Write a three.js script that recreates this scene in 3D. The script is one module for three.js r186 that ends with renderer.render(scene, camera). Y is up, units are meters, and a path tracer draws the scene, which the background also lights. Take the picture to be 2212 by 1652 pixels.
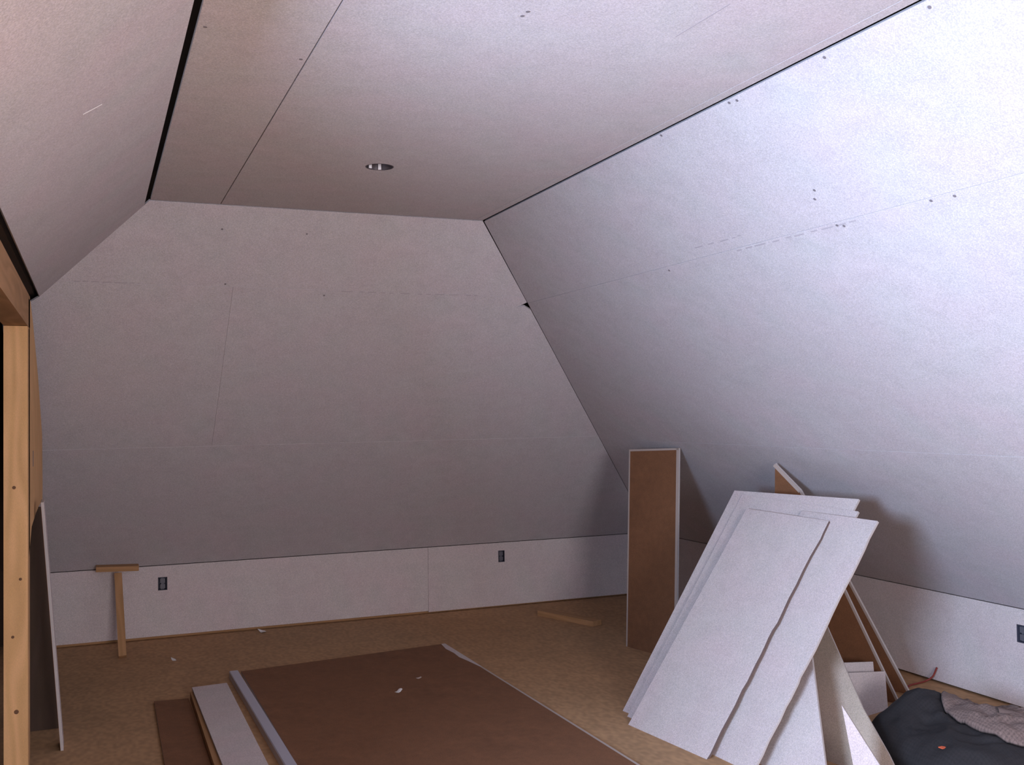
import * as THREE from 'three';
import { mergeGeometries } from 'three/addons/utils/BufferGeometryUtils.js';
import { ImprovedNoise } from 'three/addons/math/ImprovedNoise.js';
import { RectAreaLightUniformsLib } from 'three/addons/lights/RectAreaLightUniformsLib.js';

// ---------- camera, light, exposure ----------
const scene = new THREE.Scene();
const camera = new THREE.PerspectiveCamera(41.3, 2212 / 1652, 0.05, 60);
camera.position.set(0, 1.5, 0);
camera.rotation.set(0.0281, -0.3921, -0.0146, 'YXZ');
const renderer = new THREE.WebGLRenderer({ antialias: true });
renderer.toneMapping = THREE.LinearToneMapping;
renderer.toneMappingExposure = 1.17;
renderer.shadowMap.enabled = true;
RectAreaLightUniformsLib.init();

// overcast daylight outside; it reaches the attic through a dormer window beside the camera and a gable window behind it
scene.background = new THREE.Color().setRGB(0.86, 0.92, 1.08);
const WIN = { x: -1.25, z0: -2.15, z1: -0.55, y0: 0.95, y1: 1.85 };
const GABLE = { z: 2.4, x0: 0.35, x1: 1.65, y0: 0.95, y1: 2.05 };
function windowLight(name, colour, strength, w, h, at, towards) {
  const l = new THREE.RectAreaLight(new THREE.Color().setRGB(...colour), strength, w, h);
  l.name = name; l.position.set(...at); l.lookAt(...towards); scene.add(l);
}
{ const y = (WIN.y0 + WIN.y1) / 2, z = (WIN.z0 + WIN.z1) / 2; windowLight('dormer_daylight', [0.68, 0.86, 1.22], 52, WIN.z1 - WIN.z0, WIN.y1 - WIN.y0, [WIN.x + 0.02, y, z], [5, y, z]); }
{ const x = (GABLE.x0 + GABLE.x1) / 2, y = (GABLE.y0 + GABLE.y1) / 2; windowLight('gable_daylight', [0.95, 0.88, 0.94], 29, GABLE.x1 - GABLE.x0, GABLE.y1 - GABLE.y0, [x, y, GABLE.z - 0.02], [x, y, -5]); }

// ---------- helpers ----------
const V = (a) => new THREE.Vector3(...a);
function rng(seed) { let s = seed; return () => { s = (s + 0x6d2b79f5) | 0; let t = Math.imul(s ^ (s >>> 15), 1 | s); t = (t + Math.imul(t ^ (t >>> 7), 61 | t)) ^ t; return ((t ^ (t >>> 14)) >>> 0) / 4294967296; }; }
const noise = new ImprovedNoise();
const used = {};
function numbered(n) { const base = n.replace(/_\d{3}$/, ''); if (!(base in used)) { used[base] = 0; return base; } used[base]++; return base + '_' + String(used[base]).padStart(3, '0'); }
function shadows(o) { o.castShadow = true; o.receiveShadow = true; return o; }
function mesh(name, geo, mat, parent) { const m = shadows(new THREE.Mesh(geo, mat)); m.name = parent === scene || !parent ? numbered(name) : name; (parent || scene).add(m); return m; }
function tag(o, label, category, group) { o.userData = { label, category }; if (group) o.userData.group = group; return o; }
function structure(name) { const g = new THREE.Group(); g.name = name; g.userData.kind = 'structure'; scene.add(g); return g; }
function thing(name, label, category, pos, group) { const g = new THREE.Group(); g.name = numbered(name); if (pos) g.position.set(...pos); scene.add(g); return tag(g, label, category, group); }

// textures: colour is a grain around white that multiplies the material's own colour
function grainTexture(size, fn, repeat) {
  const d = new Uint8Array(size * size * 4);
  for (let y = 0; y < size; y++) for (let x = 0; x < size; x++) {
    const c = fn(x / size, y / size), i = (y * size + x) * 4;
    for (let k = 0; k < 3; k++) d[i + k] = Math.max(0, Math.min(255, Math.round(255 * c[k])));
    d[i + 3] = 255;
  }
  const t = new THREE.DataTexture(d, size, size);
  t.wrapS = t.wrapT = THREE.RepeatWrapping; t.magFilter = THREE.LinearFilter; t.minFilter = THREE.LinearMipmapLinearFilter; t.generateMipmaps = true;
  t.colorSpace = THREE.SRGBColorSpace; t.repeat.set(repeat[0], repeat[1]); t.needsUpdate = true;
  return t;
}
const R1 = rng(11);
const wrapN = (x, y, f, s) => { // noise that tiles over the unit square
  const a = noise.noise(x * f, y * f, s), b = noise.noise((x - 1) * f, y * f, s), c = noise.noise(x * f, (y - 1) * f, s), d = noise.noise((x - 1) * f, (y - 1) * f, s);
  return (a * (1 - x) + b * x) * (1 - y) + (c * (1 - x) + d * x) * y;
};
const paperTex = grainTexture(512, (x, y) => {
  const m = wrapN(x, y, 5, 1.3) * 0.02 + wrapN(x, y, 17, 4.1) * 0.03, g = (R1() - 0.5) * 0.16;
  const h = wrapN(x, y, 7, 9.7) * 0.022;
  return [0.93 + m + g + h, 0.93 + m + g - h * 0.6, 0.93 + m + g + (R1() - 0.5) * 0.04];
}, [0.8, 0.8]);
const brownTex = grainTexture(512, (x, y) => {
  const m = wrapN(x, y, 6, 2.2) * 0.06 + wrapN(x, y, 23, 7.1) * 0.06, g = (R1() - 0.5) * 0.16;
  return [0.9 + m + g, 0.9 + m + g, 0.9 + m + g];
}, [1.1, 1.1]);
const woodTex = grainTexture(512, (x, y) => {
  const w = wrapN(x, y, 3, 5.5) * 0.6, r = Math.sin((x * 4 + w * 2 + wrapN(x, y, 4, 8.8) * 1.5) * Math.PI * 2);
  const f = (R1() - 0.5) * 0.08 + wrapN(x, y, 9, 3.3) * 0.06;
  const b = 0.9 + r * 0.028 + f;
  return [b + 0.02, b, b - 0.03 + r * 0.015];
}, [4, 0.6]);
const floorTex = grainTexture(1024, (x, y) => {
  const a = wrapN(x, y, 9, 0.7) * 0.1 + wrapN(x, y, 31, 2.7) * 0.05 + wrapN(x, y, 70, 6.7) * 0.06, g = (R1() - 0.5) * 0.14;
  const t = wrapN(x, y, 14, 11.2) * 0.05;
  const b = 0.87 + a + g;
  return [b + t, b, b - t];
}, [0.42, 0.42]);
const clothTex = grainTexture(256, (x, y) => { const g = (R1() - 0.5) * 0.25 + 0.05 * Math.sin(x * 256 * 0.9) + 0.05 * Math.sin(y * 256 * 0.9); return [0.88 + g, 0.88 + g, 0.88 + g]; }, [2, 2]);

const lin = (r, g, b) => new THREE.Color().setRGB(r, g, b);
const std = (c, o = {}) => new THREE.MeshStandardMaterial({ color: c, roughness: 0.92, metalness: 0, ...o });
const M = {
  paper: std(lin(0.65, 0.615, 0.64), { map: paperTex, roughness: 0.9 }),
  paperB: std(lin(0.71, 0.635, 0.62), { map: paperTex, roughness: 0.9 }),
  brown: std(lin(0.255, 0.113, 0.05), { map: brownTex, roughness: 0.95 }),
  fold: std(lin(0.54, 0.45, 0.4), { map: paperTex, roughness: 0.9 }),
  gypsum: std(lin(0.46, 0.43, 0.41), { roughness: 1 }),
  floor: std(lin(0.57, 0.335, 0.165), { map: floorTex, roughness: 0.85 }),
  pine: std(lin(0.84, 0.52, 0.25), { map: woodTex, roughness: 0.8 }),
  pineDark: std(lin(0.5, 0.29, 0.14), { map: woodTex, roughness: 0.85 }),
  sheathing: std(lin(0.075, 0.05, 0.036), { map: woodTex, roughness: 1 }),
  exterior: std(lin(0.3, 0.28, 0.26)),
  knot: std(lin(0.16, 0.08, 0.04)),
  stamp: std(lin(0.2, 0.17, 0.18)),
  steel: std(lin(0.56, 0.57, 0.66), { metalness: 0.3, roughness: 0.45 }),
  can: std(lin(0.16, 0.14, 0.15), { metalness: 0.6, roughness: 0.45 }),
  bright: std(lin(0.9, 0.9, 0.91), { roughness: 0.35 }),  // near-white colour paints the glints on the clips in the light can
  boxPlastic: std(lin(0.05, 0.055, 0.085), { roughness: 0.6 }),
  device: std(lin(0.11, 0.11, 0.13), { roughness: 0.5 }),
  screw: std(lin(0.27, 0.25, 0.27), { metalness: 0.4, roughness: 0.6 }),
  pencil: std(lin(0.42, 0.39, 0.42)),
  bag: std(lin(0.016, 0.0145, 0.016), { map: clothTex, roughness: 0.8 }),
  bagSide: std(lin(0.06, 0.04, 0.034), { map: clothTex, roughness: 0.85 }),
  jacket: std(lin(0.21, 0.15, 0.13), { map: clothTex, roughness: 0.95 }),
  patch: std(lin(0.62, 0.12, 0.05)),
  cord: std(lin(0.24, 0.035, 0.027), { roughness: 0.6 }),
  edgeShade: std(lin(0.12, 0.09, 0.085)),  // dark core colour paints the shadow gap along the front offcut
  paperShade: std(lin(0.56, 0.46, 0.37), { map: paperTex }),  // beige holds the shade that the stack throws on this white offcut
  white: std(lin(0.75, 0.73, 0.72)),
};

// a flat polygon in space -> local frame whose z looks towards `eye`
function frameOf(poly, eye) {
  const p = poly.map(V), n = new THREE.Vector3();
  for (let i = 0; i < p.length; i++) { const a = p[i], b = p[(i + 1) % p.length]; n.x += (a.y - b.y) * (a.z + b.z); n.y += (a.z - b.z) * (a.x + b.x); n.z += (a.x - b.x) * (a.y + b.y); }
  n.normalize();
  if (n.dot(V(eye).sub(p[0])) < 0) n.negate();
  const ax = p[1].clone().sub(p[0]); ax.addScaledVector(n, -ax.dot(n)).normalize();
  const ay = n.clone().cross(ax);
  const pts = p.map((q) => { const d = q.clone().sub(p[0]); return new THREE.Vector2(d.dot(ax), d.dot(ay)); });
  const quat = new THREE.Quaternion().setFromRotationMatrix(new THREE.Matrix4().makeBasis(ax, ay, n));
  const inv = quat.clone().invert();
  const toLocal = (a) => V(a).sub(p[0]).applyQuaternion(inv);
  return { origin: p[0], quat, pts, toLocal };
}
function slab(pts, z0, z1, bevel = 0, holes = []) {
  const s = new THREE.Shape(pts);
  for (const h of holes) s.holes.push(new THREE.Path(h));
  const g = new THREE.ExtrudeGeometry(s, { depth: z1 - z0 - 2 * bevel, bevelEnabled: bevel > 0, bevelThickness: bevel, bevelSize: bevel, bevelOffset: -bevel, bevelSegments: 1, curveSegments: 24 });
  g.translate(0, 0, z0 + bevel);
  return g;
}
const ROOM = [1.2, 1.2, -2.5];
const SHEET = 0.0127;
// drywall sheet fixed to the setting; its visible face lies in the given polygon
function wallSheet(parent, poly, opt = {}) {
  const f = frameOf(poly, opt.eye || ROOM);
  const holes = (opt.holes || []).map((h) => h.map((q) => { const l = f.toLocal(q); return new THREE.Vector2(l.x, l.y); }));
  const m = mesh('drywall_sheet', slab(f.pts, -SHEET, 0, 0.0006, holes), opt.mat || M.paper, parent);
  m.position.copy(f.origin); m.quaternion.copy(f.quat);
  for (const s of opt.screws || []) {
    const l = f.toLocal(s), g = new THREE.CylinderGeometry(0.0052, 0.0044, 0.0022, 10); g.rotateX(Math.PI / 2);
    const k = mesh('screw', g, M.screw, m); k.position.set(l.x, l.y, 0.0002);
  }
  for (const [a, b, w, gap] of opt.marks || []) {   // pencil lines on the paper
    const la = f.toLocal(a), lb = f.toLocal(b), L = la.distanceTo(lb), parts = [], R = rng(Math.round(L * 1e4));
    for (let t = 0; t < L;) { const d = gap ? 0.02 + R() * 0.05 : L; const q = new THREE.BoxGeometry(Math.min(d, L - t), w, 0.0004); q.translate(t + Math.min(d, L - t) / 2, (R() - 0.5) * w * 0.7, 0); parts.push(q); t += d + (gap ? gap * (0.4 + R()) : 0); }
    const k = mesh('pencil_line', mergeGeometries(parts), M.pencil, m);
    k.position.set(la.x, la.y, 0.0001); k.rotation.z = Math.atan2(lb.y - la.y, lb.x - la.x);
  }
  return m;
}
// loose drywall offcut: face paper, gypsum core, backing paper and (on the brown side) the folded edges
function offcut(label, poly, opt = {}) {
  const f = frameOf(poly, opt.eye || [0, 1.5, 0]);
  const g = thing('drywall_offcut', label, 'drywall offcut', null, opt.group);
  g.position.copy(f.origin); g.quaternion.copy(f.quat);
  const front = opt.brown ? M.brown : (opt.mat || M.paperB), back = opt.brown ? M.paperB : M.brown;
  const T = opt.t || SHEET;
  let pts = f.pts;
  if (opt.ragged) pts = raggedPts(pts, opt.ragged, opt.seed || 3);
  mesh(opt.brown ? 'back_paper' : 'face_paper', slab(pts, -0.0013, 0), front, g);
  mesh('gypsum_core', slab(pts, -T + 0.0013, -0.0013), opt.core || M.gypsum, g);
  mesh(opt.brown ? 'face_paper' : 'back_paper', slab(pts, -T, -T + 0.0013), back, g);
  for (const [i, w] of opt.folds || []) {
    const a = f.pts[i], b = f.pts[(i + 1) % f.pts.length], L = a.distanceTo(b);
    const q = new THREE.BoxGeometry(L, w, 0.0009); q.translate(L / 2, 0, 0);
    const k = mesh('folded_edge', q, M.fold, g);
    const d = b.clone().sub(a).normalize(), nrm = new THREE.Vector2(-d.y, d.x), mid = a.clone().add(b).multiplyScalar(0.5);
    const c = f.pts.reduce((s, p) => s.add(p), new THREE.Vector2()).divideScalar(f.pts.length);
    if (nrm.dot(c.sub(mid)) < 0) nrm.negate();
    k.position.set(a.x + nrm.x * (w / 2 - 0.0006), a.y + nrm.y * (w / 2 - 0.0006), 0.0003); k.rotation.z = Math.atan2(d.y, d.x);
  }
  return g;
}
// a broken or sawn edge: the edges listed get small steps and bites
function raggedPts(pts, edges, seed) {
  const R = rng(seed), out = [];
  pts.forEach((p, i) => {
    out.push(p);
    if (!edges.includes(i)) return;
    const b = pts[(i + 1) % pts.length], d = b.clone().sub(p), L = d.length(), n = new THREE.Vector2(-d.y, d.x).normalize();
    let t = 0.03 + R() * 0.05;
    while (t < L - 0.04) { out.push(p.clone().addScaledVector(d, t / L).addScaledVector(n, (R() - 0.5) * 0.009)); t += 0.02 + R() * 0.09; }
  });
  return out;
}
// sawn lumber: section w x h, length along its own z, arrises eased
function lumber(w, h, len, r = 0.0025) {
  const s = new THREE.Shape([[-w / 2, -h / 2], [w / 2, -h / 2], [w / 2, h / 2], [-w / 2, h / 2]].map((p) => new THREE.Vector2(...p)));
  const g = new THREE.ExtrudeGeometry(s, { depth: len - 2 * r, bevelEnabled: true, bevelThickness: r, bevelSize: r, bevelOffset: -r, bevelSegments: 2 });
  g.translate(0, 0, r);
  return g;
}
function between(m, a, b, roll = 0) { const A = V(a), d = V(b).sub(A).normalize(); m.position.copy(A); m.quaternion.setFromUnitVectors(new THREE.Vector3(0, 0, 1), d); m.rotateZ(roll); return m; }
function box(x0, x1, y0, y1, z0, z1) { const g = new THREE.BoxGeometry(x1 - x0, y1 - y0, z1 - z0); g.translate((x0 + x1) / 2, (y0 + y1) / 2, (z0 + z1) / 2); return g; }

// ---------- the attic shell ----------
const H = 2.469, ZC = -4.788, K = 0.493, ZB = -7.276, XR = 4.212, XC = 1.837, XL = 0.242;
const XP = -0.245, YP = 2.075;                    // inner face of the stud wall, lower end of the sloped drywall
const ZF = 2.4;                                   // gable end behind the camera
const back = (x, t) => [x, H + (K - H) * t, ZC + (ZB - ZC) * t];          // t: 0 at the ceiling, 1 at the knee wall
const right = (z, t) => [XC + (XR - XC) * t, H + (K - H) * t, z];
const valleyR = (t) => right(ZC + (ZB - ZC) * t, t);
const leftX = (t) => XL - (XR - XC) * t;
const valleyL = (t) => back(leftX(t), t);
const TL = (H - YP) / (H - K);

const floor = mesh('floor', box(-1.4, 4.5, -0.04, 0, -7.5, ZF + 0.1), M.floor); floor.userData.kind = 'structure';

const ceiling = structure('ceiling');
const hole = []; for (let i = 0; i < 40; i++) { const a = (i / 40) * Math.PI * 2; hole.push([1.048 + 0.056 * Math.cos(a), H, -3.868 + 0.056 * Math.sin(a)]); }
const cs = (x0, x1, z0, z1, o) => wallSheet(ceiling, [[x0, H, z0], [x1, H, z0], [x1, H, z1], [x0, H, z1]], o);
cs(XL, 0.5435, ZC, -1.2, { screws: [[0.528, H, -2.752], [0.262, H, -2.602]] });
cs(XL, 0.5435, -1.198, ZF);
cs(0.5468, 1.792, ZC, -1.13, { holes: [hole], screws: [[0.979, H, -2.233], [0.977, H, -2.262]], marks: [[[1.408, H, -2.253], [1.417, H, -2.02], 0.004]] });
cs(0.5468, 1.792, -1.128, ZF);
cs(1.7945, XC - 0.005, ZC, -1.3); cs(1.7945, XC - 0.005, -1.298, ZF);

const rightSlope = structure('wall_right_slope');
const t1 = 0.183, t2 = 0.5925, e = 0.00022;
const rs = (ta, tb, z1, o) => wallSheet(rightSlope, [valleyR(ta), right(z1, ta), right(z1, tb), valleyR(tb)], o);
rs(0.002, t1 - e, -1.3, { screws: [[1.85, 2.458, -2.656], [1.854, 2.455, -2.619], [1.854, 2.455, -2.211], [1.855, 2.453, -1.836], [1.847, 2.46, -3.064], [2.186, 2.179, -2.67], [2.16, 2.2, -2.64]].map(([x, y, z]) => { const t = (H - y) / (H - K); return right(z, t); }),
  marks: [[right(-3.457, 0.166), right(-3.146, 0.166), 0.005, 0.03]] });
rs(t1 + e, t2 - e, -1.7, { screws: [[-2.678, 0.187], [-2.653, 0.19], [-2.184, 0.188], [-2.269, 0.1865], [-1.925, 0.187], [-3.75, 0.19]].map(([z, t]) => right(z, t)), marks: [[right(-3.243, 0.1868), right(-2.584, 0.1868), 0.006, 0.035]] });
rs(t2 + e, 0.9985, -2.4, {});
for (const [a, b, z] of [[0.002, t1 - e, -1.298], [t1 + e, t2 - e, -1.698], [t2 + e, 0.9985, -2.398]]) wallSheet(rightSlope, [right(z, a), right(ZF, a), right(ZF, b), right(z, b)]);

const backSlope = structure('wall_back_slope');
const b1 = 0.1665, b2 = 0.582;
const chip = (t, s) => { const p = valleyR(t); return [p[0] - s, p[1], p[2]]; };
wallSheet(backSlope, [valleyL(0.002), back(XC - 0.002, 0.002), chip(b1 - e, 0.003), valleyL(b1 - e)], { screws: [[0.565, 2.375], [0.963, 2.374], [0.611, 2.152]].map(([x, y]) => back(x, (H - y) / (H - K))) });
wallSheet(backSlope, [back(0.6508, b1 + e), chip(b1 + e, 0.003), chip(0.1815, 0.003), chip(0.1945, 0.085), chip(0.1915, 0.03), chip(0.2, 0.004), chip(0.3, 0.003), chip(b2 - e, 0.003), back(0.6508, b2 - e)], { marks: [[back(1.2, b1 + 0.0022), back(1.97, b1 + 0.0022), 0.005, 0.04]], screws: [[1.114, 2.115]].map(([x, y]) => back(x, (H - y) / (H - K))) });
wallSheet(backSlope, [back(0.6502, b1 + e), back(0.6502, b2 - e), back(-0.4, b2 - e), back(-0.4, TL + 0.05), valleyL(TL), valleyL(b1 + e)], { marks: [[back(-0.08, b1 - 0.0015), back(0.21, b1 - 0.0015), 0.005, 0.02]] });
wallSheet(backSlope, [back(-0.4, b2 + e), chip(b2 + e, 0.003), chip(0.9985, 0.003), back(-0.4, 0.9985)]);

const leftSlope = structure('wall_left_slope');
const ls = (t, z) => [leftX(t), H + (K - H) * t, z];
const T0 = 0.0105;
const tear = wallSheet(leftSlope, [valleyL(T0), ls(T0, -1.25), ls(TL, -1.25), valleyL(TL)]);
wallSheet(leftSlope, [ls(T0, -1.248), ls(T0, ZF), ls(TL, ZF), ls(TL, -1.248)]);
{ // a torn sliver of face paper hanging off the sloped sheet
  const g = new THREE.BoxGeometry(0.06, 0.004, 0.0012); g.translate(0, 0, 0.0006);
  const f = frameOf([valleyL(T0), ls(T0, -1.25), ls(TL, -1.25)], ROOM), l = f.toLocal([-0.002, 2.271, -2.716]);
  const d = f.toLocal([0.021, 2.289, -2.727]).sub(f.toLocal([-0.025, 2.252, -2.706]));
  const k = mesh('torn_paper', g, M.white, tear); k.position.set(l.x, l.y, 0.001); k.rotation.z = Math.atan2(d.y, d.x); k.rotation.y = 0.03;
}

// knee walls, with openings for the electrical boxes
const rectHole = (a, b, y0, y1, map) => [map(a, y0), map(b, y0), map(b, y1), map(a, y1)];
const wallBack = structure('wall_back');
const onBack = (x, y) => [x, y, ZB + 0.001], onRight = (z, y) => [XR - 0.001, y, z];
wallSheet(wallBack, [onBack(-0.4, 0.02), onBack(2.308, 0.02), onBack(2.308, K - 0.002), onBack(-0.4, K - 0.002)], { mat: M.paperB, holes: [rectHole(0.404, 0.463, 0.325, 0.413, onBack)] });
wallSheet(wallBack, [onBack(2.3096, 0.012), onBack(XR - 0.002, 0.012), onBack(XR - 0.002, K - 0.002), onBack(2.3096, K - 0.002)], { mat: M.paperB, holes: [rectHole(2.874, 2.926, 0.342, 0.43, onBack)] });
{ const p = mesh('bottom_plate', lumber(0.06, 0.04, 4.7), M.pineDark, wallBack); between(p, [-0.45, 0.0202, ZB - 0.06], [4.2, 0.0202, ZB - 0.06]); }
const wallRight = structure('wall_right');
wallSheet(wallRight, [onRight(ZB + 0.004, 0.012), onRight(-3.2, 0.012), onRight(-3.2, K - 0.002), onRight(ZB + 0.004, K - 0.002)], { mat: M.paperB, holes: [rectHole(-3.715, -3.66, 0.325, 0.413, onRight)] });
wallSheet(wallRight, [onRight(-3.198, 0.012), onRight(ZF, 0.012), onRight(ZF, K - 0.002), onRight(-3.198, K - 0.002)], { mat: M.paperB });

// stud wall with the header of the dormer opening
const wallLeft = structure('wall_left');
{
  const post = mesh('stud', lumber(0.088, 0.038, 1.876), M.pine, wallLeft); between(post, [-0.289, 0, -4.59], [-0.289, 1.876, -4.59], 0);
  const post2 = mesh('stud', lumber(0.088, 0.038, 1.876), M.pine, wallLeft); between(post2, [-0.289, 0, -4.629], [-0.289, 1.876, -4.629], 0);
  for (const z of [-4.668, -4.707]) { const q = mesh('stud', lumber(0.088, 0.038, 1.876), M.pineDark, wallLeft); between(q, [-0.289, 0, z], [-0.289, 1.876, z]); }
  for (const [x, y, r] of [[-0.287, 0.32, 0.009], [-0.272, 0.85, 0.006], [-0.295, 1.22, 0.007], [-0.3, 0.62, 0.006]]) { const k = mesh('knot', new THREE.CylinderGeometry(r, r, 0.001, 12).rotateX(Math.PI / 2), M.knot, post); post.worldToLocal(k.position.set(x, y, -4.5708)); k.quaternion.copy(post.quaternion).invert(); }
  const head = mesh('header_beam', lumber(0.088, 0.137, 6.6), M.pineDark, wallLeft); between(head, [-0.289, 1.946, -4.75], [-0.289, 1.946, 1.85]);
  const plate = mesh('top_plate', lumber(0.07, 0.038, 6.5), M.pineDark, wallLeft); between(plate, [-0.305, 2.0345, -4.7], [-0.305, 2.0345, 1.8]);
  const gus = frameOf([[XP, 0.92, -4.655], [XP, 1.03, -4.86], [XP, 1.06, -5.25], [XP, 1.075, -5.88], [XP, 1.16, -5.894], [XP, 1.416, -5.849], [XP, 1.708, -5.421], [XP, 1.923, -4.99], [XP, 2.0, -4.8], [XP, 2.0, -4.655]], ROOM);
  const gm = mesh('plywood_gusset', slab(gus.pts, -0.019, 0, 0.001), M.pine, wallLeft); gm.position.copy(gus.origin); gm.quaternion.copy(gus.quat);
  const st = mesh('grade_stamp', new THREE.BoxGeometry(0.0006, 0.07, 0.045), M.stamp, wallLeft); st.position.set(XP + 0.0002, 1.32, -4.98);
  mesh('drywall_sheet', box(XP - 0.0135, XP - 0.001, 0.012, 2.05, -3.24, -2.22), M.paper, wallLeft);  // unseen sheet added to keep direct window light off the back slope
  mesh('drywall_sheet', box(XP - 0.0135, XP - 0.001, 0.012, 2.05, 0.62, ZF), M.paper, wallLeft);
  for (const z of [-3.26, -2.73, -2.24, 0.64, 1.2]) { const q = mesh('stud', lumber(0.088, 0.038, 1.876), M.pine, wallLeft); between(q, [-0.303, 0, z], [-0.303, 1.876, z]); }
  const near = mesh('stud', lumber(0.088, 0.038, 1.876), M.pine, wallLeft); between(near, [-0.289, 0, 1.83], [-0.289, 1.876, 1.83]);
}

// outer shell: roof deck, eave walls, gable ends
const deck = structure('roof_deck');
const D = 0.14;
mesh('deck_panel', box(-1.5, 4.6, H + D, H + D + 0.04, -7.8, ZF + 0.2), M.sheathing, deck);
function deckPanel(poly) { const f = frameOf(poly, ROOM); const m = mesh('deck_panel', slab(f.pts, -D - 0.04, -D), M.sheathing, deck); m.position.copy(f.origin); m.quaternion.copy(f.quat); }
deckPanel([right(-7.8, -0.15), right(ZF + 0.2, -0.15), right(ZF + 0.2, 1.1), right(-7.8, 1.1)]);
deckPanel([back(-1.5, -0.15), back(4.6, -0.15), back(4.6, 1.1), back(-1.5, 1.1)]);
const outer = structure('wall_outer');
for (const [x0, x1, y0, y1] of [[-1.5, GABLE.x0, -0.05, H + D], [GABLE.x1, 4.6, -0.05, H + D], [GABLE.x0, GABLE.x1, -0.05, GABLE.y0], [GABLE.x0, GABLE.x1, GABLE.y1, H + D]]) mesh('gable_panel', box(x0, x1, y0, y1, ZF, ZF + 0.12), M.paper, outer);
mesh('eave_wall', box(-1.5, 4.6, -0.05, 1.1, -7.62, -7.5), M.sheathing, outer);
mesh('side_wall', box(4.36, 4.48, -0.05, 1.1, -7.6, ZF + 0.1), M.sheathing, outer);
mesh('dormer_ceiling', box(-1.5, XP - 0.012, 2.09, 2.12, -7.6, ZF), M.sheathing, outer);
const dw = structure('wall_dormer');
for (const [y0, y1, z0, z1] of [[-0.05, 2.1, -7.6, WIN.z0], [-0.05, 2.1, WIN.z1, ZF], [-0.05, WIN.y0, WIN.z0, WIN.z1], [WIN.y1, 2.1, WIN.z0, WIN.z1]]) mesh('sheathing_panel', box(WIN.x - 0.12, WIN.x, y0, y1, z0, z1), M.sheathing, dw);
mesh('added_light_block', box(WIN.x, XP - 0.1, 0, 2.09, -2.4, -2.35), M.pineDark, dw);  // unseen cheek added to stop window light leaking through the far opening
const glass = new THREE.MeshPhysicalMaterial({ color: 0xffffff, transmission: 1, thickness: 0, roughness: 0.02, ior: 1.5 });
function windowUnit(name, w, h, pos, turn) {
  const g = structure(name); g.position.set(...pos); g.rotation.y = turn;
  const b = 0.045, f = (x0, x1, y0, y1) => box(x0, x1, y0, y1, -0.03, 0.03);
  mesh('window_frame', mergeGeometries([f(-w / 2, w / 2, 0, b), f(-w / 2, w / 2, h - b, h), f(-w / 2, -w / 2 + b, b, h - b), f(w / 2 - b, w / 2, b, h - b), f(-0.02, 0.02, b, h - b)]), M.white, g);
  for (const [x0, x1] of [[-w / 2 + b, -0.02], [0.02, w / 2 - b]]) mesh('pane', box(x0, x1, b, h - b, -0.003, 0.003), glass, g);
}
windowUnit('window_1', WIN.z1 - WIN.z0, WIN.y1 - WIN.y0, [WIN.x - 0.06, WIN.y0, (WIN.z0 + WIN.z1) / 2], Math.PI / 2);
windowUnit('window_2', GABLE.x1 - GABLE.x0, GABLE.y1 - GABLE.y0, [(GABLE.x0 + GABLE.x1) / 2, GABLE.y0, GABLE.z + 0.06], 0);

// ---------- recessed light can in the ceiling ----------
{
  const t = thing('recessed_light', 'round open recessed light can in the ceiling, without bulb or trim', 'ceiling light', [1.048, H, -3.868]);
  const can = new THREE.LatheGeometry([[0.0555, 0.0], [0.0555, 0.11], [0.03, 0.118], [0.0, 0.118]].map((p) => new THREE.Vector2(...p)), 40);
  mesh('housing', can, M.can, t).material.side = THREE.DoubleSide;
  const sock = mesh('socket', new THREE.CylinderGeometry(0.016, 0.02, 0.045, 20), M.white, t); sock.position.set(-0.005, 0.05, -0.012);
  for (const [x, z, a] of [[-0.03, 0.03, 0.3], [0.012, 0.043, -0.4]]) { const c = mesh('spring_clip', new THREE.BoxGeometry(0.012, 0.03, 0.004), M.bright, t); c.position.set(x, 0.015, -z); c.rotation.y = a; }
  const lip = mesh('rim', new THREE.TorusGeometry(0.054, 0.0018, 8, 40).rotateX(Math.PI / 2), M.can, t); lip.position.y = 0.001;
}

// ---------- electrical boxes ----------
function outlet(label, pos, turn, withDevice, group) {
  const t = thing('electrical_box', label, 'outlet box', pos, group); t.rotation.y = turn;
  const W = 0.052, Hh = 0.084, d = 0.06, th = 0.003;
  mesh('box_body', mergeGeometries([box(-W / 2, W / 2, -Hh / 2, Hh / 2, -d, -d + th), box(-W / 2, -W / 2 + th, -Hh / 2, Hh / 2, -d, 0), box(W / 2 - th, W / 2, -Hh / 2, Hh / 2, -d, 0), box(-W / 2, W / 2, -Hh / 2, -Hh / 2 + th, -d, 0), box(-W / 2, W / 2, Hh / 2 - th, Hh / 2, -d, 0)]), M.boxPlastic, t);
  if (withDevice) { mesh('receptacle', mergeGeometries([box(-0.016, 0.016, 0.004, 0.034, -0.03, -0.008), box(-0.016, 0.016, -0.034, -0.004, -0.03, -0.008), box(-0.01, 0.01, -0.038, 0.038, -0.034, -0.014)]), M.device, t); }
  for (const y of [-0.034, 0.034]) { const c = new THREE.CatmullRomCurve3([new THREE.Vector3(0.004, y, -0.055), new THREE.Vector3(-0.012, y * 0.5, -0.035), new THREE.Vector3(0.008, y * 0.2, -0.022)]); mesh('wire', new THREE.TubeGeometry(c, 10, 0.0018, 6), M.device, t); }
}
outlet('dark electrical box in the low back wall, the one near the wooden T-shaped prop', [0.4335, 0.369, ZB], 0, true);
outlet('dark electrical box in the low back wall, the one nearer the upright brown panel', [2.9, 0.386, ZB], 0, true);
outlet('dark electrical box in the low side wall, above the dark bag', [XR, 0.369, -3.6875], -Math.PI / 2, true);

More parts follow.
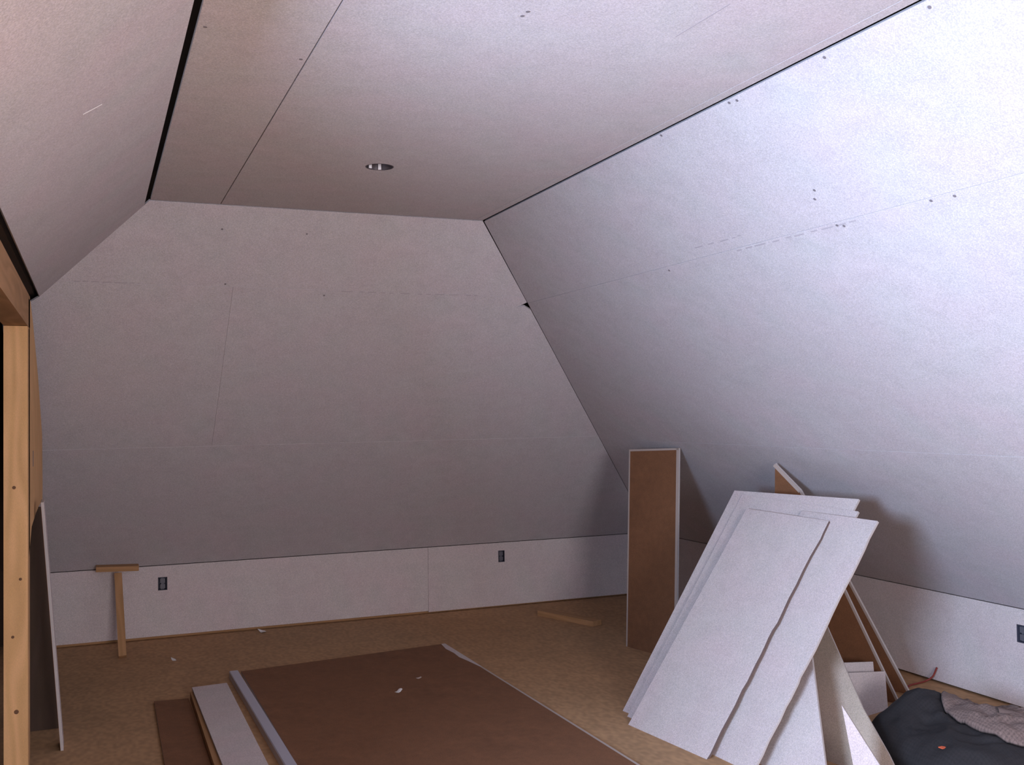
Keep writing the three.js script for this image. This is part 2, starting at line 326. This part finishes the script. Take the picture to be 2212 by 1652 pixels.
// ---------- wooden T prop at the back wall ----------
{
  const t = thing('wooden_prop', 'short T-shaped wooden prop standing against the low back wall', 'prop', [0.168, 0, -6.81]);
  const leg = mesh('leg', lumber(0.046, 0.03, 0.575), M.pineDark, t); between(leg, [0.0, 0.008, 0], [-0.018, 0.48, -0.335]);
  const top = mesh('crosspiece', lumber(0.086, 0.032, 0.262), M.pineDark, t); between(top, [-0.152, 0.515, -0.36], [0.1, 0.505, -0.36], 0);
}

// ---------- offcut of lumber by the back wall ----------
{ const o = mesh('lumber_offcut', lumber(0.088, 0.036, 0.56), M.pineDark); between(o, [3.05, 0.018, -6.87], [3.232, 0.018, -6.36]); tag(o, 'short length of sawn lumber lying on the floor by the low back wall', 'lumber'); }

// ---------- leaning sheet beside the post, seen by its edge ----------
offcut('narrow-looking white drywall sheet leaning beside the wooden post, seen along its edge', [[-0.126, 0, -5.05], [-0.127, 0, -5.17], [-0.207, 1.125, -5.17], [-0.206, 1.12, -5.05]], { eye: [1, 1, -5.5] });
{ const b = mesh('shade_panel', slab([[-0.1, 0], [0.045, 0], [-0.03, 1.07], [-0.1, 1.07]].map((p) => new THREE.Vector2(...p)), -0.016, 0, 0.001), M.sheathing); b.position.set(-0.19, 0, -5.42); tag(b, 'dark panel added as shade in the gap between the wooden post and the edge-on sheet', 'shade_panel'); }  // dark panel stands in for the shade inside this gap

// ---------- things lying on the floor ----------
{
  const yb = 0.0132;
  const g = offcut('large brown drywall sheet lying face down on the floor in the middle', [[0.792, yb, -6.095], [0.8, yb, -3.68], [2.112, yb, -3.68], [2.088, yb, -6.24]], { brown: true, eye: [1, 2, -4], folds: [[2, 0.012]] });
  const f = frameOf([[0.792, yb, -6.095], [0.8, yb, -3.68], [2.112, yb, -3.68], [2.088, yb, -6.24]], [1, 2, -4]);
  const tearPts = [[2.088, yb, -6.24], [2.062, yb, -6.237], [2.046, yb, -6.1], [2.056, yb, -5.97], [2.05, yb, -5.86], [2.066, yb, -5.75], [2.083, yb, -5.6], [2.094, yb, -5.58]].map((q) => { const l = f.toLocal(q); return new THREE.Vector2(l.x, l.y); });
  mesh('torn_corner_paper', slab(tearPts, -0.0005, 0.0008), M.paperB, g);
}
offcut('small brown drywall piece on the floor beside the plank, away from the large brown sheet', [[0.292, 0.0132, -5.66], [0.27, 0.0132, -3.7], [0.462, 0.0132, -3.7], [0.462, 0.0132, -5.64]], { brown: true, eye: [1, 2, -4] });
{ const p = mesh('wooden_plank', lumber(0.2, 0.041, 2.2), M.pineDark); between(p, [0.572, 0.0206, -5.66], [0.56, 0.0206, -3.46]); tag(p, 'wooden plank on the floor under the long white drywall strip', 'plank'); }
offcut('long white drywall strip lying on the plank beside the grey metal track', [[0.484, 0.0552, -5.69], [0.497, 0.0552, -3.7], [0.667, 0.0552, -3.7], [0.666, 0.0552, -5.705]], { eye: [1, 2, -4] });
{
  const t = thing('metal_track', 'long grey metal track lying on the floor along the large brown sheet', 'metal track', [0.741, 0, -6.02]);
  const w = 0.05, h = 0.04, th = 0.0022, L = 2.5;
  const prof = new THREE.Shape([[-w / 2, 0], [-w / 2, h - 0.004], [-w / 2 + 0.004, h], [w / 2 - 0.004, h], [w / 2, h - 0.004], [w / 2, 0], [w / 2 - th, 0], [w / 2 - th, h - th - 0.003], [w / 2 - th - 0.003, h - th], [-w / 2 + th + 0.003, h - th], [-w / 2 + th, h - th - 0.003], [-w / 2 + th, 0]].map((p) => new THREE.Vector2(...p)));
  const web = mesh('channel', new THREE.ExtrudeGeometry(prof, { depth: L, bevelEnabled: false }), M.steel, t); web.rotation.y = 0.0115;
  t.position.x = 0.741;
}
// crumbs of paper and gypsum
function scrapOfPaper(label, pos, s, seed, mat = M.white) {
  const R = rng(seed), pts = []; const n = 9;
  for (let i = 0; i < n; i++) { const a = (i / n) * Math.PI * 2, r = s * (0.5 + R() * 0.7); pts.push(new THREE.Vector2(r * Math.cos(a) * 1.5, r * Math.sin(a) * 0.8)); }
  const g = new THREE.ExtrudeGeometry(new THREE.Shape(pts), { depth: 0.002, bevelEnabled: false, steps: 1 });
  g.rotateX(-Math.PI / 2);
  const p = g.attributes.position; for (let i = 0; i < p.count; i++) p.setY(i, p.getY(i) + 0.25 * Math.max(0, p.getX(i)) + 6 * p.getX(i) ** 2);
  g.computeVertexNormals();
  const m = mesh('paper_scrap', g, mat); m.position.set(...pos); m.rotation.y = R() * 3; return tag(m, label, 'paper scrap');
}
scrapOfPaper('curled white paper scrap on the bare floor before the T-shaped prop', [0.456, 0.0005, -6.6], 0.018, 4);
scrapOfPaper('white paper scrap on the brown sheet, the bigger and nearer of two', [1.499, 0.0138, -5.275], 0.019, 5);
scrapOfPaper('tiny tan scrap on the brown sheet, the farther of two', [1.683, 0.0138, -5.495], 0.014, 8, M.fold);
scrapOfPaper('thin pale paper scrap on the floor at the foot of the low back wall', [1.078, 0.0005, -7.18], 0.03, 9);

// ---------- the upright brown panel in the corner ----------
offcut('tall brown drywall panel standing upright in the far corner', [[3.12, 0, -5.715], [3.225, 0, -5.275], [3.268, 1.262, -5.285], [3.184, 1.242, -5.73]], { brown: true, folds: [[1, 0.02], [2, 0.012], [3, 0.012]] });

// ---------- stack of white offcuts leaning in front ----------
offcut('wide white drywall offcut at the front of the leaning stack, nearest the brown sheet', [[2.352, 0, -4.302], [2.418, 0, -3.74], [3.172, 0.966, -3.83], [3.113, 0.981, -4.392]], { ragged: [1], seed: 7, core: M.edgeShade });
offcut('white ragged-sided drywall offcut half hidden behind the wide front one of the stack', [[2.46, 0, -4.05], [2.478, 0, -3.518], [3.222, 0.988, -3.565], [3.184, 1.002, -4.05]], { ragged: [1], seed: 21 });
offcut('white drywall offcut third from the front of the stack, its top edge just showing', [[2.41, 0, -4.417], [2.515, 0, -3.72], [3.268, 1.013, -3.739], [3.184, 1.036, -4.52]], {});
offcut('rearmost and highest white drywall offcut of the leaning stack', [[2.435, 0, -4.509], [2.534, 0, -3.75], [3.308, 1.065, -3.779], [3.182, 1.059, -4.599]], {});
// triangular offcuts fanned out beside the stack
offcut('white pointed drywall offcut in the fan, half hidden under the ragged edge of the stack', [[2.582, 0, -3.721], [2.625, 0, -3.203], [2.92, 0.443, -3.664], [3.037, 0.619, -3.855], [2.923, 0.48, -3.968]], {});
offcut('long tapering beige shade-painted drywall offcut in the middle of the fan, beside the dark bag', [[2.861, 0, -3.624], [2.92, 0, -3.109], [2.973, 0.093, -3.26], [3.037, 0.212, -3.478], [3.206, 0.503, -3.929], [3.249, 0.58, -4.054], [3.158, 0.472, -4.137]], { mat: M.paperShade });
offcut('bright white drywall triangle at the very front of the fan', [[2.731, 0, -3.159], [2.798, 0.001, -3.055], [2.795, 0.108, -3.101], [2.744, 0.314, -3.261]], {});
// brown scraps behind the stack
offcut('brown drywall scrap behind the stack whose pointed tip rises above it', [[3.754, 0, -4.524], [3.915, 0, -4.125], [3.407, 1.063, -4.324], [3.315, 1.202, -4.414], [3.511, 0.414, -4.711]], { brown: true, folds: [[1, 0.012], [2, 0.02]] });
offcut('dark brown drywall scrap between the fan of white pieces and the pointed brown scrap', [[3.574, 0, -4.364], [3.746, 0, -4.021], [3.371, 1.021, -4.27], [3.347, 0.842, -4.407]], { brown: true, folds: [[1, 0.012]] });
offcut('small white drywall block standing before the brown scraps, the nearer of two', [[3.2, 0, -3.864], [3.627, 0, -3.972], [3.63, 0.182, -3.989], [3.265, 0.234, -3.901]], {});
offcut('small white drywall block before the brown scraps, the taller one behind', [[3.247, 0, -3.92], [3.591, 0, -4.006], [3.589, 0.226, -4.026], [3.299, 0.266, -3.957]], {});

// ---------- dark bag with a jacket on it, red cord ----------
function mound(rx, rz, sq, height, mat, parent, name, base = () => 0, nr = 46, na = 96) {
  const pos = [], uv = [], idx = [];
  for (let i = 0; i <= nr; i++) for (let j = 0; j <= na; j++) {
    const a = (j / na) * Math.PI * 2, c = Math.cos(a), s = Math.sin(a);
    const rr = 1 / Math.pow(Math.pow(Math.abs(c), sq) + Math.pow(Math.abs(s), sq), 1 / sq), q = i / nr;
    const x = rx * rr * c * q, z = rz * rr * s * q;
    pos.push(x, base(x, z) + height(x, z, q), z); uv.push(x, z);
  }
  const n0 = pos.length / 3;
  for (let j = 0; j <= na; j++) { const k = (nr * (na + 1) + j) * 3; pos.push(pos[k], base(pos[k], pos[k + 2]), pos[k + 2]); uv.push(pos[k], pos[k + 2]); }
  pos.push(0, base(0, 0), 0); uv.push(0, 0); const cB = pos.length / 3 - 1;
  for (let i = 0; i < nr; i++) for (let j = 0; j < na; j++) { const a = i * (na + 1) + j, b = a + na + 1; idx.push(a, a + 1, b, b, a + 1, b + 1); }
  for (let j = 0; j < na; j++) { const a = nr * (na + 1) + j, b = n0 + j; idx.push(a, a + 1, b, b, a + 1, b + 1, b, b + 1, cB); }
  const g = new THREE.BufferGeometry(); g.setAttribute('position', new THREE.Float32BufferAttribute(pos, 3)); g.setAttribute('uv', new THREE.Float32BufferAttribute(uv, 2)); g.setIndex(idx); g.computeVertexNormals();
  return mesh(name, g, mat, parent);
}
const fold = (x, z, f, s) => { const n = noise.noise(x * f, z * f * 0.7, s); return 1 - Math.abs(n) * 2; };
const BAG = [3.52, 0, -3.28];
const smooth = (a, b, v) => { const t = Math.min(1, Math.max(0, (v - a) / (b - a))); return t * t * (3 - 2 * t); };
const bagTop = (x, z, q) => {
  const rim = Math.pow(Math.max(0, 1 - Math.pow(q, 5)), 0.5);
  const body = (0.16 - 0.13 * smooth(-0.1, 0.5, x) + 0.02 * smooth(0, -0.3, z)) * rim;
  const hump = 0.075 * Math.exp(-(((x + 0.16) / 0.15) ** 2 + ((z + 0.2) / 0.13) ** 2)) * rim;
  const folds = (0.026 * fold(x + 0.7 * z, z - 0.3 * x, 5, 2.4) + 0.014 * fold(x - z, z, 11, 6.2) + 0.008 * noise.noise(x * 26, z * 22, 5.1)) * rim;
  return Math.max(0.004, body + hump + folds - 0.015 * rim);
};
{
  const t = thing('duffel_bag', 'slack black duffel bag on the floor below the low side wall', 'bag', BAG); t.rotation.y = 0.08;
  mound(0.5, 0.37, 3.4, bagTop, M.bag, t, 'bag_body');
  const l = mesh('orange_patch', new THREE.BoxGeometry(0.03, 0.004, 0.02), M.patch, t); l.position.set(-0.4, bagTop(-0.4, 0.12, 0.8) + 0.001, 0.12); l.userData.label = 'small orange patch';
}
{
  const JX = 0.14, JZ = 0.1;   // where it lies on the bag
  const t = thing('jacket', 'crumpled brown-grey jacket lying over the black bag', 'jacket', [BAG[0] + JX * Math.cos(0.08) + JZ * Math.sin(0.08), 0, BAG[2] - JX * Math.sin(0.08) + JZ * Math.cos(0.08)]); t.rotation.y = 0.08;
  const base = (x, z) => { const wx = x + JX, wz = z + JZ, q = Math.pow(Math.pow(Math.abs(wx) / 0.5, 3.4) + Math.pow(Math.abs(wz) / 0.37, 3.4), 1 / 3.4); return bagTop(wx, wz, Math.min(1, q)) + 0.003; };
  mound(0.34, 0.3, 2.4, (x, z, q) => 0.012 + 0.03 * Math.pow(Math.max(0, 1 - q ** 3), 0.5) + 0.022 * Math.max(0, fold(x - 0.8 * z, z + 0.5 * x, 8, 7.7)) * (1 - q * q), M.jacket, t, 'jacket_cloth', base);
  const c = new THREE.CatmullRomCurve3([[-0.2, 0.0], [-0.1, 0.07], [0.03, 0.11], [0.16, 0.12], [0.24, 0.08]].map(([x, z]) => new THREE.Vector3(x, base(x, z) + 0.022, z)));
  mesh('sleeve', new THREE.TubeGeometry(c, 30, 0.042, 14), M.jacket, t);
}
{ const c = new THREE.CatmullRomCurve3([[3.93, 0.006, -4.16], [4.02, 0.006, -4.24], [4.1, 0.007, -4.255], [4.165, 0.008, -4.27], [4.19, 0.03, -4.25], [4.2, 0.085, -4.225]].map(V)); const o = mesh('extension_cord', new THREE.TubeGeometry(c, 50, 0.0048, 8), M.cord); tag(o, 'thin red cord curling up the low side wall behind the bag', 'cord'); }

renderer.render(scene, camera);
